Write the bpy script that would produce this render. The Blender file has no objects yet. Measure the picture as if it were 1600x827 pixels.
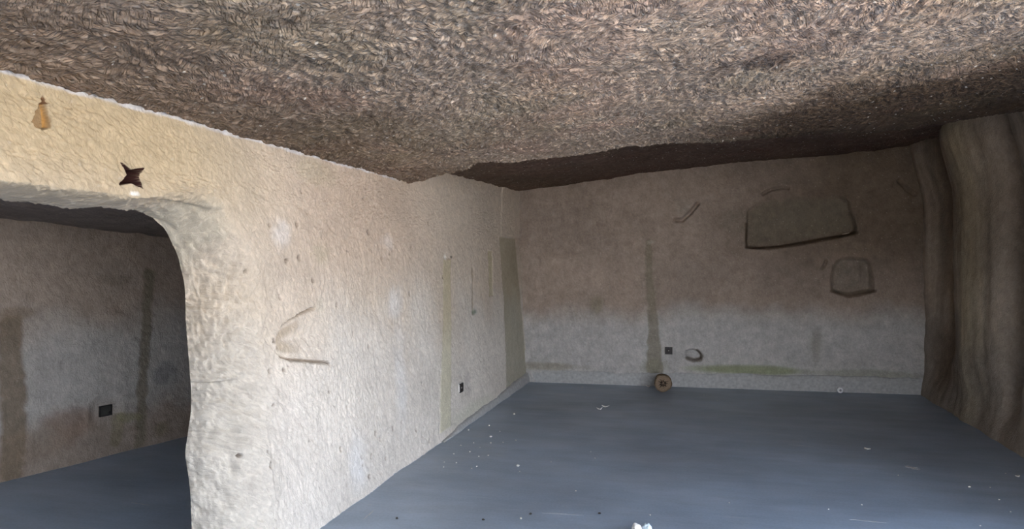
import bpy, bmesh, math, random
import numpy as np
from mathutils import Vector, Matrix

random.seed(7)
RNG = np.random.RandomState(11)
scene = bpy.context.scene
COL = scene.collection

# ------------------------------------------------------------------ camera
EYE = 1.6
YAW = math.radians(14.1)
F = 1155.0
cam_d = bpy.data.cameras.new('camera')
cam_d.sensor_width = 36.0
cam_d.lens = F / 1600.0 * 36.0
cam_d.clip_start = 0.02
cam = bpy.data.objects.new('camera', cam_d)
cam.location = (0, 0, EYE)
cam.rotation_euler = (math.radians(90 - 0.17), 0, YAW)
COL.objects.link(cam)
scene.camera = cam

# ------------------------------------------------------------------ sky, sun, exposure
SKY_COL = (0.50, 0.68, 1.0)
SKY_STR = 3.0
SUN_STR = 5.5
world = bpy.data.worlds.new('world')
scene.world = world
world.use_nodes = True
wn = world.node_tree.nodes
wl = world.node_tree.links
wn.clear()
w_out = wn.new('ShaderNodeOutputWorld')
w_bg = wn.new('ShaderNodeBackground')
w_tc = wn.new('ShaderNodeTexCoord')
w_sep = wn.new('ShaderNodeSeparateXYZ')
w_ramp = wn.new('ShaderNodeValToRGB')
w_ramp.color_ramp.elements[0].position = 0.0
w_ramp.color_ramp.elements[0].color = (0.93, 0.95, 1.0, 1)
w_ramp.color_ramp.elements[1].position = 0.6
w_ramp.color_ramp.elements[1].color = (*SKY_COL, 1)
wl.new(w_tc.outputs['Generated'], w_sep.inputs[0])
wl.new(w_sep.outputs['Z'], w_ramp.inputs[0])
wl.new(w_ramp.outputs[0], w_bg.inputs[0])
w_bg.inputs[1].default_value = SKY_STR
wl.new(w_bg.outputs[0], w_out.inputs[0])

sun_d = bpy.data.lights.new('sun', 'SUN')
sun_d.energy = SUN_STR
sun_d.angle = math.radians(0.6)
sun_d.color = (1.0, 0.92, 0.80)
sun = bpy.data.objects.new('sun', sun_d)
sd = Vector((0.35, -0.45, -1.0)).normalized()      # the way the light travels
sun.rotation_euler = sd.to_track_quat('-Z', 'Y').to_euler()
COL.objects.link(sun)

vs = scene.view_settings
vs.view_transform = 'Standard'
vs.look = 'None'
vs.gamma = 1.0
vs.use_curve_mapping = False
vs.exposure = 1.9

# ------------------------------------------------------------------ pixel -> place helpers (for reading positions off the photograph)
CY, SY = math.cos(YAW), math.sin(YAW)
HOR = 410.0

def ray(px, py):
    """direction with unit depth along the camera's axis, in world axes"""
    a = (px - 800.0) / F
    b = -(py - HOR) / F
    return np.array([a * CY - SY, a * SY + CY, b])

def on_floor(px, py):
    d = ray(px, py)
    t = -EYE / d[2]
    return d[0] * t, d[1] * t

def on_left(px, py, off=0.0):
    """point of the left wall (leans outwards a little) -> (Y, z)"""
    d = ray(px, py)
    t = (-2.20 - off) / d[0]
    for _ in range(5):
        z = EYE + d[2] * t
        t = (left_x(z) - off) / d[0]
    return d[1] * t, EYE + d[2] * t

def left_x(z):
    return -2.20 - 0.05 * np.clip(z, 0, 3)

def back_y(x):
    return 9.66 + 0.045 * (x + 2.2)

def on_back(px, py):
    d = ray(px, py)
    t = 9.7 / d[1]
    for _ in range(5):
        t = back_y(d[0] * t) / d[1]
    return d[0] * t, EYE + d[2] * t

def right_x(y):
    return 2.62

def on_right(px, py):
    d = ray(px, py)
    t = 2.62 / d[0]
    return d[1] * t, EYE + d[2] * t

def chamber_x(y):
    return -4.92 + 0.235 * (y - 4.29)

def on_chamber(px, py):
    d = ray(px, py)
    t = 6.0
    for _ in range(12):
        t = chamber_x(d[1] * t) / d[0]
    return d[1] * t, EYE + d[2] * t

# ------------------------------------------------------------------ numpy noise, strokes, polygons
def vnoise(u, v, scale, seed):
    r = np.random.RandomState(seed)
    n = 256
    g = r.rand(n, n)
    x = u / scale + 37.3; y = v / scale + 71.9
    xi = np.floor(x).astype(int); yi = np.floor(y).astype(int)
    fx = x - xi; fy = y - yi
    fx = fx * fx * (3 - 2 * fx); fy = fy * fy * (3 - 2 * fy)
    a = g[xi % n, yi % n]; b = g[(xi + 1) % n, yi % n]
    c = g[xi % n, (yi + 1) % n]; d = g[(xi + 1) % n, (yi + 1) % n]
    return (a * (1 - fx) + b * fx) * (1 - fy) + (c * (1 - fx) + d * fx) * fy - 0.5

def fbm(u, v, scale, seed, octv=4, gain=0.5):
    s = 0; a = 1.0
    for i in range(octv):
        s = s + a * vnoise(u, v, scale / 2 ** i, seed + i)
        a *= gain
    return s

def sstep(a, b, x):
    t = np.clip((x - a) / (b - a), 0, 1)
    return t * t * (3 - 2 * t)

def poly_sd(u, v, poly):
    """signed distance to a closed polygon (negative inside) and nearest boundary point"""
    P = np.asarray(poly, float)
    best = np.full(u.shape, 1e9); bu = np.zeros(u.shape); bv = np.zeros(u.shape)
    inside = np.zeros(u.shape, bool)
    n = len(P)
    for i in range(n):
        a = P[i]; b = P[(i + 1) % n]
        e = b - a
        t = np.clip(((u - a[0]) * e[0] + (v - a[1]) * e[1]) / max(e @ e, 1e-12), 0, 1)
        cu = a[0] + t * e[0]; cv = a[1] + t * e[1]
        d = (u - cu) ** 2 + (v - cv) ** 2
        m = d < best
        best = np.where(m, d, best); bu = np.where(m, cu, bu); bv = np.where(m, cv, bv)
        if a[1] != b[1]:
            c = ((a[1] > v) != (b[1] > v)) & (u < (b[0] - a[0]) * (v - a[1]) / (b[1] - a[1]) + a[0])
            inside ^= c
    d = np.sqrt(best)
    return np.where(inside, -d, d), bu, bv

def line_d(u, v, pts):
    best = np.full(u.shape, 1e9)
    for a, b in zip(pts[:-1], pts[1:]):
        a = np.array(a, float); b = np.array(b, float); e = b - a
        t = np.clip(((u - a[0]) * e[0] + (v - a[1]) * e[1]) / max(e @ e, 1e-12), 0, 1)
        best = np.minimum(best, (u - a[0] - t * e[0]) ** 2 + (v - a[1] - t * e[1]) ** 2)
    return np.sqrt(best)

def pick_marks(u0, u1, v0, v1, res, n, L, W, D, ang, seed, jit=0.35):
    """a raster of overlapping pick strokes; ang(u, v) is the stroke direction"""
    r = np.random.RandomState(seed)
    nu = int((u1 - u0) / res) + 2; nv = int((v1 - v0) / res) + 2
    H = np.zeros(nu * nv, np.float32)
    cu = r.uniform(u0, u1, n); cv = r.uniform(v0, v1, n)
    th = ang(cu, cv) + r.normal(0, jit, n)
    ln = L * r.uniform(0.5, 1.5, n) * 0.5
    wd = W * r.uniform(0.6, 1.4, n) * 0.5
    dp = D * r.uniform(0.25, 1.0, n) ** 1.0
    k = int(L * 0.75 / res) + 2
    iu = ((cu - u0) / res).astype(int); iv = ((cv - v0) / res).astype(int)
    c, s = np.cos(th), np.sin(th)
    for a in range(-k, k + 1):
        for b in range(-k, k + 1):
            pu = iu + a; pv = iv + b
            du = u0 + pu * res - cu; dv = v0 + pv * res - cv
            al = du * c + dv * s; ac = -du * s + dv * c
            q = 1 - (al / ln) ** 2 - (ac / wd) ** 2
            # deeper at the end where the pick bit
            h = -dp * np.clip(q, 0, 1) ** 0.7 * (0.75 + 0.35 * al / ln)
            ok = (q > 0) & (pu >= 0) & (pu < nu) & (pv >= 0) & (pv < nv)
            if ok.any():
                np.minimum.at(H, pu[ok] * nv + pv[ok], h[ok].astype(np.float32))
    return (H.reshape(nu, nv), u0, v0, res)

def samp(R, u, v):
    H, u0, v0, res = R
    x = np.clip((u - u0) / res, 0, H.shape[0] - 1.001); y = np.clip((v - v0) / res, 0, H.shape[1] - 1.001)
    xi = x.astype(int); yi = y.astype(int); fx = x - xi; fy = y - yi
    return (H[xi, yi] * (1 - fx) + H[xi + 1, yi] * fx) * (1 - fy) + (H[xi, yi + 1] * (1 - fx) + H[xi + 1, yi + 1] * fx) * fy

def steps(*segs):
    """non-uniform grid line positions: (from, to, step) runs"""
    out = []
    for a, b, s in segs:
        n = max(1, int(round((b - a) / s)))
        out.append(np.linspace(a, b, n, endpoint=False))
    out.append([segs[-1][1]])
    return np.concatenate(out)

def grid_mesh(name, X, Y, Z, col, mat, keep=None, flip=False, smooth=True, kind='structure', parent=None):
    nu, nv = X.shape
    idx = np.arange(nu * nv).reshape(nu, nv)
    q = np.stack([idx[:-1, :-1], idx[1:, :-1], idx[1:, 1:], idx[:-1, 1:]], -1).reshape(-1, 4)
    if flip:
        q = q[:, ::-1]
    if keep is not None:
        kf = keep.reshape(-1)
        q = q[kf[q].any(1)]
    me = bpy.data.meshes.new(name)
    co = np.stack([X, Y, Z], -1).reshape(-1, 3).astype(np.float32)
    used = np.unique(q)
    remap = np.zeros(nu * nv, np.int32); remap[used] = np.arange(len(used))
    co = co[used]; q = remap[q]
    c = col.reshape(-1, 3)[used]
    me.vertices.add(len(co)); me.vertices.foreach_set('co', co.ravel())
    me.loops.add(q.size); me.loops.foreach_set('vertex_index', q.ravel().astype(np.int32))
    me.polygons.add(len(q)); me.polygons.foreach_set('loop_start', (np.arange(len(q)) * 4).astype(np.int32))
    me.polygons.foreach_set('use_smooth', np.full(len(q), smooth))
    me.update(calc_edges=True)
    at = me.color_attributes.new('Col', 'FLOAT_COLOR', 'POINT')
    at.data.foreach_set('color', np.concatenate([c, np.ones((len(c), 1))], 1).astype(np.float32).ravel())
    me.materials.append(mat)
    o = bpy.data.objects.new(name, me)
    COL.objects.link(o)
    if kind:
        o['kind'] = kind
    if parent:
        o.parent = parent
    return o

# ------------------------------------------------------------------ materials
def new_mat(name):
    m = bpy.data.materials.new(name)
    m.use_nodes = True
    return m, m.node_tree.nodes, m.node_tree.links, m.node_tree.nodes['Principled BSDF']

def rock_mat(name, bump=0.5, dist=0.004, fleck=0.0, var=0.25, fine=160.0, plane='XY', cell=5.0, base_ang=0.0, ang_rng=6.28, pick=0.0, sc=42.0, elong=0.3):
    m, N, L, B = new_mat(name)
    B.inputs['Roughness'].default_value = 0.95
    B.inputs['Specular IOR Level'].default_value = 0.15
    at = N.new('ShaderNodeAttribute'); at.attribute_name = 'Col'
    tc = N.new('ShaderNodeTexCoord')
    n1 = N.new('ShaderNodeTexNoise'); n1.inputs['Scale'].default_value = 9.0; n1.inputs['Detail'].default_value = 8; n1.inputs['Roughness'].default_value = 0.65
    n2 = N.new('ShaderNodeTexNoise'); n2.inputs['Scale'].default_value = fine; n2.inputs['Detail'].default_value = 6; n2.inputs['Roughness'].default_value = 0.6
    vo = N.new('ShaderNodeTexVoronoi'); vo.inputs['Scale'].default_value = 75.0
    for t in (n1, n2, vo):
        L.new(tc.outputs['Object'], t.inputs['Vector'])
    mr = N.new('ShaderNodeMapRange'); mr.inputs[1].default_value = 0.3; mr.inputs[2].default_value = 0.7
    mr.inputs[3].default_value = 1 - var; mr.inputs[4].default_value = 1 + var
    L.new(n1.outputs['Fac'], mr.inputs[0])
    mr2 = N.new('ShaderNodeMapRange'); mr2.inputs[1].default_value = 0.3; mr2.inputs[2].default_value = 0.7
    mr2.inputs[3].default_value = 1 - var * 0.6; mr2.inputs[4].default_value = 1 + var * 0.6
    L.new(n2.outputs['Fac'], mr2.inputs[0])
    mu = N.new('ShaderNodeMath'); mu.operation = 'MULTIPLY'
    L.new(mr.outputs[0], mu.inputs[0]); L.new(mr2.outputs[0], mu.inputs[1])
    vm = N.new('ShaderNodeVectorMath'); vm.operation = 'SCALE'
    L.new(at.outputs['Color'], vm.inputs[0]); L.new(mu.outputs[0], vm.inputs['Scale'])
    last = vm.outputs[0]
    if fleck > 0:      # pale chips of stone in the tuff
        v2 = N.new('ShaderNodeTexVoronoi'); v2.inputs['Scale'].default_value = 38.0
        L.new(tc.outputs['Object'], v2.inputs['Vector'])
        sp = N.new('ShaderNodeSeparateColor'); L.new(v2.outputs['Color'], sp.inputs[0])
        g = N.new('ShaderNodeMath'); g.operation = 'GREATER_THAN'; g.inputs[1].default_value = 0.93
        L.new(sp.outputs[0], g.inputs[0])
        ls = N.new('ShaderNodeMath'); ls.operation = 'LESS_THAN'; ls.inputs[1].default_value = 0.28
        L.new(v2.outputs['Distance'], ls.inputs[0])
        mm = N.new('ShaderNodeMath'); mm.operation = 'MULTIPLY'; L.new(g.outputs[0], mm.inputs[0]); L.new(ls.outputs[0], mm.inputs[1])
        m3 = N.new('ShaderNodeMath'); m3.operation = 'MULTIPLY'; m3.inputs[1].default_value = fleck; L.new(mm.outputs[0], m3.inputs[0])
        mx = N.new('ShaderNodeMix'); mx.data_type = 'RGBA'
        L.new(m3.outputs[0], mx.inputs[0]); L.new(last, mx.inputs[6]); mx.inputs[7].default_value = (0.62, 0.56, 0.48, 1)
        last = mx.outputs[2]
    L.new(last, B.inputs['Base Color'])
    ad = N.new('ShaderNodeMath'); ad.operation = 'ADD'
    vw = N.new('ShaderNodeMath'); vw.operation = 'MULTIPLY'; vw.inputs[1].default_value = 0.35; L.new(vo.outputs['Distance'], vw.inputs[0])
    L.new(n2.outputs['Fac'], ad.inputs[0]); L.new(vw.outputs[0], ad.inputs[1])
    bp = N.new('ShaderNodeBump'); bp.inputs['Strength'].default_value = bump; bp.inputs['Distance'].default_value = dist
    L.new(ad.outputs[0], bp.inputs['Height'])
    if pick > 0:      # fine pick strokes: patches of parallel grooves, each patch worked in its own direction
        def math_(op, a, b=None, c=None):
            k = N.new('ShaderNodeMath'); k.operation = op
            for i, q in enumerate((a, b, c)):
                if q is None: continue
                if isinstance(q, (int, float)): k.inputs[i].default_value = q
                else: L.new(q, k.inputs[i])
            return k.outputs[0]
        sx = N.new('ShaderNodeSeparateXYZ'); L.new(tc.outputs['Object'], sx.inputs[0])
        cb = N.new('ShaderNodeCombineXYZ'); L.new(sx.outputs[plane[0]], cb.inputs[0]); L.new(sx.outputs[plane[1]], cb.inputs[1])
        nd = N.new('ShaderNodeTexNoise'); nd.inputs['Scale'].default_value = 9.0; nd.inputs['Detail'].default_value = 3
        L.new(cb.outputs[0], nd.inputs['Vector'])
        va = N.new('ShaderNodeVectorMath'); va.operation = 'MULTIPLY_ADD'; va.inputs[1].default_value = (0.12, 0.12, 0); L.new(nd.outputs['Color'], va.inputs[0]); L.new(cb.outputs[0], va.inputs[2])
        vc = N.new('ShaderNodeTexVoronoi'); vc.voronoi_dimensions = '2D'; vc.inputs['Scale'].default_value = cell; L.new(va.outputs[0], vc.inputs['Vector'])
        sv = N.new('ShaderNodeSeparateColor'); L.new(vc.outputs['Color'], sv.inputs[0])
        an = math_('MULTIPLY_ADD', math_('SUBTRACT', sv.outputs[0], 0.5), ang_rng, base_ang)
        rt = N.new('ShaderNodeVectorRotate'); rt.rotation_type = 'Z_AXIS'; L.new(cb.outputs[0], rt.inputs['Vector']); L.new(vc.outputs['Position'], rt.inputs['Center']); L.new(an, rt.inputs['Angle'])
        mp = N.new('ShaderNodeMapping'); mp.inputs['Scale'].default_value = (elong, 1.0, 1.0); L.new(rt.outputs[0], mp.inputs['Vector'])
        off = N.new('ShaderNodeCombineXYZ'); L.new(math_('MULTIPLY', sv.outputs[1], 50.0), off.inputs[0]); L.new(math_('MULTIPLY', sv.outputs[2], 50.0), off.inputs[1]); L.new(off.outputs[0], mp.inputs['Location'])
        ns = N.new('ShaderNodeTexNoise'); ns.inputs['Scale'].default_value = sc; ns.inputs['Detail'].default_value = 2; ns.inputs['Roughness'].default_value = 0.45; ns.inputs['Distortion'].default_value = 0.6
        L.new(mp.outputs[0], ns.inputs['Vector'])
        rid = math_('MINIMUM', math_('MULTIPLY', math_('ABSOLUTE', math_('SUBTRACT', ns.outputs['Fac'], 0.5)), 9.0), 1.0)
        hh = math_('ADD', math_('MULTIPLY', rid, 0.7), math_('MULTIPLY', ns.outputs['Fac'], 1.2))
        b2 = N.new('ShaderNodeBump'); b2.inputs['Strength'].default_value = min(1.0, pick); b2.inputs['Distance'].default_value = 0.006 * max(1.0, pick)
        L.new(hh, b2.inputs['Height']); L.new(bp.outputs[0], b2.inputs['Normal']); L.new(b2.outputs[0], B.inputs['Normal'])
        # colour follows the stroke noise: crests paler, grooves darker
        r2 = N.new('ShaderNodeMapRange'); r2.inputs[1].default_value = 0.35; r2.inputs[2].default_value = 0.75; r2.inputs[3].default_value = 1 - 0.16 * min(pick, 1.2); r2.inputs[4].default_value = 1 + 0.42 * min(pick, 1.2)
        L.new(ns.outputs['Fac'], r2.inputs[0])
        v3 = N.new('ShaderNodeVectorMath'); v3.operation = 'SCALE'; L.new(last, v3.inputs[0]); L.new(r2.outputs[0], v3.inputs['Scale']); L.new(v3.outputs[0], B.inputs['Base Color'])
    else:
        L.new(bp.outputs[0], B.inputs['Normal'])
    return m

def plain_mat(name, col, rough=0.6, var=0.12, scale=60.0, bump=0.0, spec=0.4):
    m, N, L, B = new_mat(name)
    B.inputs['Roughness'].default_value = rough
    B.inputs['Specular IOR Level'].default_value = spec
    tc = N.new('ShaderNodeTexCoord')
    n = N.new('ShaderNodeTexNoise'); n.inputs['Scale'].default_value = scale; n.inputs['Detail'].default_value = 5
    L.new(tc.outputs['Object'], n.inputs['Vector'])
    r = N.new('ShaderNodeValToRGB')
    r.color_ramp.elements[0].position = 0.3; r.color_ramp.elements[1].position = 0.7
    r.color_ramp.elements[0].color = (*[c * (1 - var) for c in col], 1)
    r.color_ramp.elements[1].color = (*[min(1, c * (1 + var)) for c in col], 1)
    L.new(n.outputs['Fac'], r.inputs[0]); L.new(r.outputs[0], B.inputs['Base Color'])
    if bump:
        bp = N.new('ShaderNodeBump'); bp.inputs['Strength'].default_value = bump; bp.inputs['Distance'].default_value = 0.003
        L.new(n.outputs['Fac'], bp.inputs['Height']); L.new(bp.outputs[0], B.inputs['Normal'])
    return m

M_CEIL = rock_mat('picked_tuff_ceiling', 0.7, 0.005, fleck=0.8, var=0.25, plane='XY', cell=6.0, base_ang=-1.35, ang_rng=4.2, pick=1.6, sc=52.0)
M_WALL = rock_mat('picked_tuff_wall', 0.6, 0.004, fleck=0.2, var=0.10, fine=120, plane='YZ', cell=3.5, base_ang=1.15, ang_rng=0.9, pick=0.42, sc=62.0, elong=0.42)
M_BACK = rock_mat('tuff_back_wall', 0.6, 0.007, fleck=0.2, var=0.18, fine=60, plane='XZ', cell=3.0, base_ang=1.2, ang_rng=1.0, pick=0.28, sc=42.0, elong=0.5)
M_SIDE = rock_mat('tuff_side_wall', 0.6, 0.007, fleck=0.1, var=0.16, fine=60, plane='YZ', cell=3.0, base_ang=1.4, ang_rng=0.7, pick=0.28, sc=40.0, elong=0.4)

def paint(col, mask, rgb, strength=1.0):
    m = (np.clip(mask, 0, 1) * strength)[..., None]
    return col * (1 - m) + np.array(rgb) * m

def tint(col, mask, rgb):
    m = np.clip(mask, 0, 1)[..., None]
    return col * (1 - m + m * np.array(rgb))

def blob(u, v, cu, cv, ru, rv, soft=0.5, seed=0, rag=0.4):
    d = np.sqrt(((u - cu) / ru) ** 2 + ((v - cv) / rv) ** 2)
    if rag:
        d = d + rag * fbm(u, v, max(ru, rv) * 0.6, 900 + seed, 4)
    return 1 - sstep(1 - soft, 1 + soft * 0.3, d)

# ================================================================== LARGE STRUCTURE
# ------------------------------------------------------------------ ceiling
def ceil_h(x):                      # underside of the low part above floor
    return EYE + 0.655 + 0.103 * (x + 2.28)

lip_px = [(560, 292), (640, 288), (664, 283), (684, 277), (712, 272), (735, 266), (744, 258), (768, 255), (800, 256), (870, 248), (940, 240), (975, 233), (1010, 231),
          (1100, 226), (1200, 216), (1300, 209), (1400, 203), (1480, 193), (1560, 183), (1640, 172)]
lip_x, lip_y = [], []
for px, py in lip_px:
    d = ray(px, py); x = -2.0
    for _ in range(30):
        t = (ceil_h(x) - EYE) / d[2]; x = 0.5 * x + 0.5 * d[0] * t
    lip_x.append(d[0] * t); lip_y.append(d[1] * t)
lip_x = np.array(lip_x); lip_y = np.array(lip_y)
o_ = np.argsort(lip_x); lip_x = lip_x[o_]; lip_y = lip_y[o_]
def lip(x): return np.interp(x, lip_x, lip_y)

bt = [on_back(px, py) for px, py in [(812, 300), (900, 287), (1000, 270), (1100, 262), (1190, 250), (1280, 243), (1370, 235), (1440, 226)]]
bt_x = np.array([p[0] for p in bt]); bt_z = np.array([p[1] for p in bt])
def recess_h(x, y):                 # underside of the raised part at the back
    return np.interp(x, bt_x, bt_z) - (9.66 - y) * 0.030

S = steps((-1.2, 1.2, 0.05), (1.2, 3.4, 0.0060), (3.4, 5.0, 0.009), (5.0, 5.5, 0.012), (5.5, 9.9, 0.020))
U = steps((-2.75, -2.4, 0.02), (-2.4, 2.2, 0.0070), (2.2, 2.95, 0.012))
s_, u_ = np.meshgrid(S, U)          # axis 0: X, axis 1: run
RIS = 0.16
ly = lip(u_) + 0.02 * fbm(u_, s_ * 0, 0.12, 40, 3)
# rescale the run so that s=5.2 is the lip
L0 = 5.2
yy = np.where(s_ <= L0, -1.2 + (s_ + 1.2) * (ly + 1.2) / (L0 + 1.2), 0)
e = (s_ - L0) / RIS                 # riser 0..1
t2 = np.clip((s_ - L0 - RIS) / (9.9 - L0 - RIS), 0, 1)
y_rise = ly + 0.05 * np.clip(e, 0, 1)
y_rec = ly + 0.05 + t2 * (9.95 - ly - 0.05)
yy = np.where(s_ <= L0, yy, np.where(e < 1, y_rise, y_rec))
zl = ceil_h(u_); zr = recess_h(u_, ly + 0.05) + 0.06 * (1 - sstep(-2.6, -1.5, u_))
zz = np.where(s_ <= L0, zl, np.where(e < 1, zl + (zr - zl) * sstep(0, 1, e), recess_h(u_, y_rec)))
# slightly wavy natural surface, dipping near the left wall and rising towards the mouth
zz = zz + 0.03 * fbm(u_, yy, 0.9, 3, 4) * sstep(-2.5, -1.6, u_)
def c_ang(u, v):
    base = 1.35 + 3.4 * vnoise(u, v, 0.9, 21) * sstep(-2.1, -0.9, u) + 1.1 * vnoise(u, v, 0.35, 22)
    return base + 0.3 * vnoise(u, v, 0.16, 24)
RC = pick_marks(-2.75, 2.95, 1.0, 5.8, 0.005, 90000, 0.055, 0.0115, 0.015, c_ang, 5, jit=0.22)
RCC = pick_marks(-2.75, 2.95, 1.0, 5.8, 0.005, 26000, 0.036, 0.008, 1.0, c_ang, 7, jit=0.3)
RCD = pick_marks(-2.75, 2.95, 1.0, 5.8, 0.005, 26000, 0.05, 0.008, 1.0, c_ang, 8, jit=0.3)
RC2 = pick_marks(-2.75, 2.95, 1.0, 5.8, 0.010, 9000, 0.12, 0.035, 0.018, c_ang, 6, jit=0.5)
hc = samp(RC, u_, yy) + samp(RC2, u_, yy)
hc = hc + 0.006 * fbm(u_, yy, 0.03, 31, 3)
rec_m = sstep(L0 - 0.02, L0 + 0.1, s_)
hc = hc * (1 - rec_m) + rec_m * (0.02 * fbm(u_, yy, 0.12, 33, 4) + 0.006 * fbm(u_, yy, 0.03, 34, 2))
zz = zz - hc
col = np.ones(u_.shape + (3,)) * np.array((0.42, 0.315, 0.235))
v1 = fbm(u_, yy, 0.9, 50, 4)
col = col * (1 + 0.30 * v1)[..., None]
col = tint(col, sstep(0.0, 0.5, fbm(u_, yy, 0.5, 55, 3)), (1.04, 0.97, 0.97))
col = tint(col, sstep(0.05, 0.5, fbm(u_, yy, 0.6, 58, 3)), (0.97, 1.0, 0.95))
for px, py, ru, rv, k in [(1185, 100, .22, .14, .45), (440, 40, .1, .08, .6), (470, 100, .12, .1, .7)]:
    d = ray(px, py); x = 0
    for _ in range(20):
        t = (ceil_h(x) - EYE) / d[2]; x = d[0] * t
    col = tint(col, blob(u_, yy, d[0] * t, d[1] * t, ru, rv, 0.7, 3), (k, k, k * 1.05))
col = paint(col, -samp(RCC, u_, yy) * (1 - rec_m), (0.70, 0.61, 0.51), 0.8)
col = tint(col, -samp(RCD, u_, yy) * (1 - rec_m), (0.42, 0.39, 0.37))
col = tint(col, sstep(-1.2, -2.0, u_ + 0.4 * fbm(u_, yy, 0.5, 59, 4)), (0.66, 0.63, 0.60))
# raised part darker, low part darkens towards the far right corner
rec_dark = rec_m * (1 - 0.5 * (1 - sstep(-2.4, -1.2, u_)))
col = tint(col, rec_dark, (0.34, 0.30, 0.31))
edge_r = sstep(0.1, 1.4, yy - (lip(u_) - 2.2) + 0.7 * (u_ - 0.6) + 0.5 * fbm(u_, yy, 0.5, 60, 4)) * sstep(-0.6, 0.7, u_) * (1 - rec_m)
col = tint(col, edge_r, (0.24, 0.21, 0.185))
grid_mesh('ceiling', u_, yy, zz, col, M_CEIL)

# ------------------------------------------------------------------ left wall with its arched opening
TH = 0.34
open_px = [(-420, 285), (-160, 296), (0, 311), (60, 317), (130, 325), (190, 330), (225, 337), (245, 348), (258, 362), (268, 382), (278, 405), (284, 430), (289, 455),
           (290, 500), (293, 540), (296, 580), (298, 610), (298, 645), (293, 682), (289, 712), (293, 742), (297, 775), (298, 800), (299, 840), (296, 900), (298, 1010)]
oc = [on_left(px, py, TH) for px, py in open_px]
def spline(P, k=4):
    P = [np.array(p) for p in P]; P = [2 * P[0] - P[1]] + P + [2 * P[-1] - P[-2]]; out = []
    for a, b, c, d in zip(P, P[1:], P[2:], P[3:]):
        for i in range(k):
            t = i / k
            out.append(tuple(0.5 * (2 * b + (c - a) * t + (2 * a - 5 * b + 4 * c - d) * t * t + (3 * b - a - 3 * c + d) * t ** 3)))
    out.append(tuple(P[-2])); return out
oc = [(1.02, oc[0][1] - 0.25)] + spline(oc) + [(0.95, -0.35)]

def star_pts(cpx):
    return [on_left(px, py) for px, py in cpx]
STAR = star_pts([(188, 255), (202, 266), (222, 263), (213, 276), (221, 294), (203, 286), (186, 289), (197, 274)])
DROP = star_pts([(70, 150), (74, 168), (80, 192), (80, 199), (68, 203), (56, 199), (50, 190), (60, 168)])
DROP_SIDE = star_pts([(70, 150), (74, 168), (81, 192), (81, 199), (76, 201), (75, 180)])
DROP_TIP = star_pts([(70, 149), (75, 163), (65, 164)])
sy = [p[0] for p in STAR]; sz = [p[1] for p in STAR]
dy = [p[0] for p in DROP]; dz = [p[1] for p in DROP]
YL = steps((-1.2, 1.85, 0.06), (1.85, min(dy) - .01, 0.0065), (min(dy) - .01, max(dy) + .01, 0.0025), (max(dy) + .01, min(sy) - .01, 0.0065),
           (min(sy) - .01, max(sy) + .01, 0.0022), (max(sy) + .01, 5.0, 0.0068), (5.0, 9.85, 0.0125))
ZL = steps((-0.03, min(sz) - .008, 0.0078), (min(sz) - .008, max(sz) + .008, 0.0022), (max(sz) + .008, min(dz) - .006, 0.006),
           (min(dz) - .006, max(dz) + .006, 0.003), (max(dz) + .006, 2.82, 0.0085))
v_, u_ = np.meshgrid(ZL, YL)        # u = Y, v = z
d_open, nu_, nv_ = poly_sd(u_, v_, oc)
B_IN = 0.15
jc = sorted([(p[1], p[0]) for p in oc[1:-1] if p[0] > 2.5 and p[1] < 1.62])
jc_y = np.interp(v_, [q[0] for q in jc], [q[1] for q in jc])
jb = sstep(1.50, 1.25, v_) * sstep(2.3, 2.5, u_)          # plain vertical jamb: measure straight along the wall
true_d = d_open
d_open = true_d * (1 - jb) + (u_ - jc_y) * jb
up = sstep(1.45, 1.78, v_)          # lintel: tight edge; jamb: wide rounding
near_j = 1 - sstep(1.6, 1.9, u_)
R_ed = 0.24 * (1 - up) + 0.035 * up
R_ed = R_ed + 0.10 * up * sstep(2.6, 3.1, u_)
ee = np.clip((R_ed - d_open) / (R_ed + B_IN), 0, 1)
lat = R_ed * (1 - np.sin(ee * math.pi / 2))
dep = TH * (1 - np.cos(ee * math.pi / 2))
gu = (u_ - nu_); gv = (v_ - nv_); gl = np.sqrt(gu ** 2 + gv ** 2) + 1e-9
sg = np.sign(d_open); gu = gu / gl * sg; gv = gv / gl * sg
gu = gu * (1 - jb) + jb; gv = gv * (1 - jb)
nu_ = nu_ * (1 - jb) + jc_y * jb; nv_ = nv_ * (1 - jb) + v_ * jb
mv = ee > 0
un = np.where(mv, nu_ + gu * lat, u_); vn = np.where(mv, nv_ + gv * lat, v_)
keep = d_open > -B_IN
def l_ang(y, z):
    t = np.where(z > 1.75, math.radians(-38), math.radians(-80))
    t = t + 1.0 * vnoise(y, z, 0.7, 61) + 0.7 * vnoise(y, z, 0.25, 62)
    return t + 0.9 * sstep(3.2, 4.2, y) * sstep(1.5, 1.9, z)
RL = pick_marks(1.7, 9.8, 0, 2.6, 0.005, 80000, 0.040, 0.0105, 0.0125, l_ang, 15, jit=0.25)
RL2 = pick_marks(1.7, 9.8, 0, 2.6, 0.012, 2600, 0.20, 0.05, 0.014, l_ang, 16, jit=0.5)
far = sstep(4.5, 7.5, u_)
soft = 1 - 0.55 * sstep(0.9, 0.3, v_) * 0 - 0.45 * far
calm = np.clip(0.75 + 0.9 * fbm(u_, v_, 0.6, 70, 3), 0.3, 1.25)      # some zones are picked harder than others
h = (samp(RL, u_, v_) * calm + samp(RL2, u_, v_) * 0.7) * soft
h = h + 0.0035 * fbm(u_, v_, 0.025, 71, 2) + 0.035 * fbm(u_, v_, 0.9, 72, 3)
# stronger roughness on the jamb
jm = (1 - sstep(0.02, 0.45, d_open)) * (1 - up)
h = h * (1 + 0.9 * jm * (1 - up)) 
h = h + jm * 0.018 * fbm(u_, v_, 0.12, 75, 4)
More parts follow.
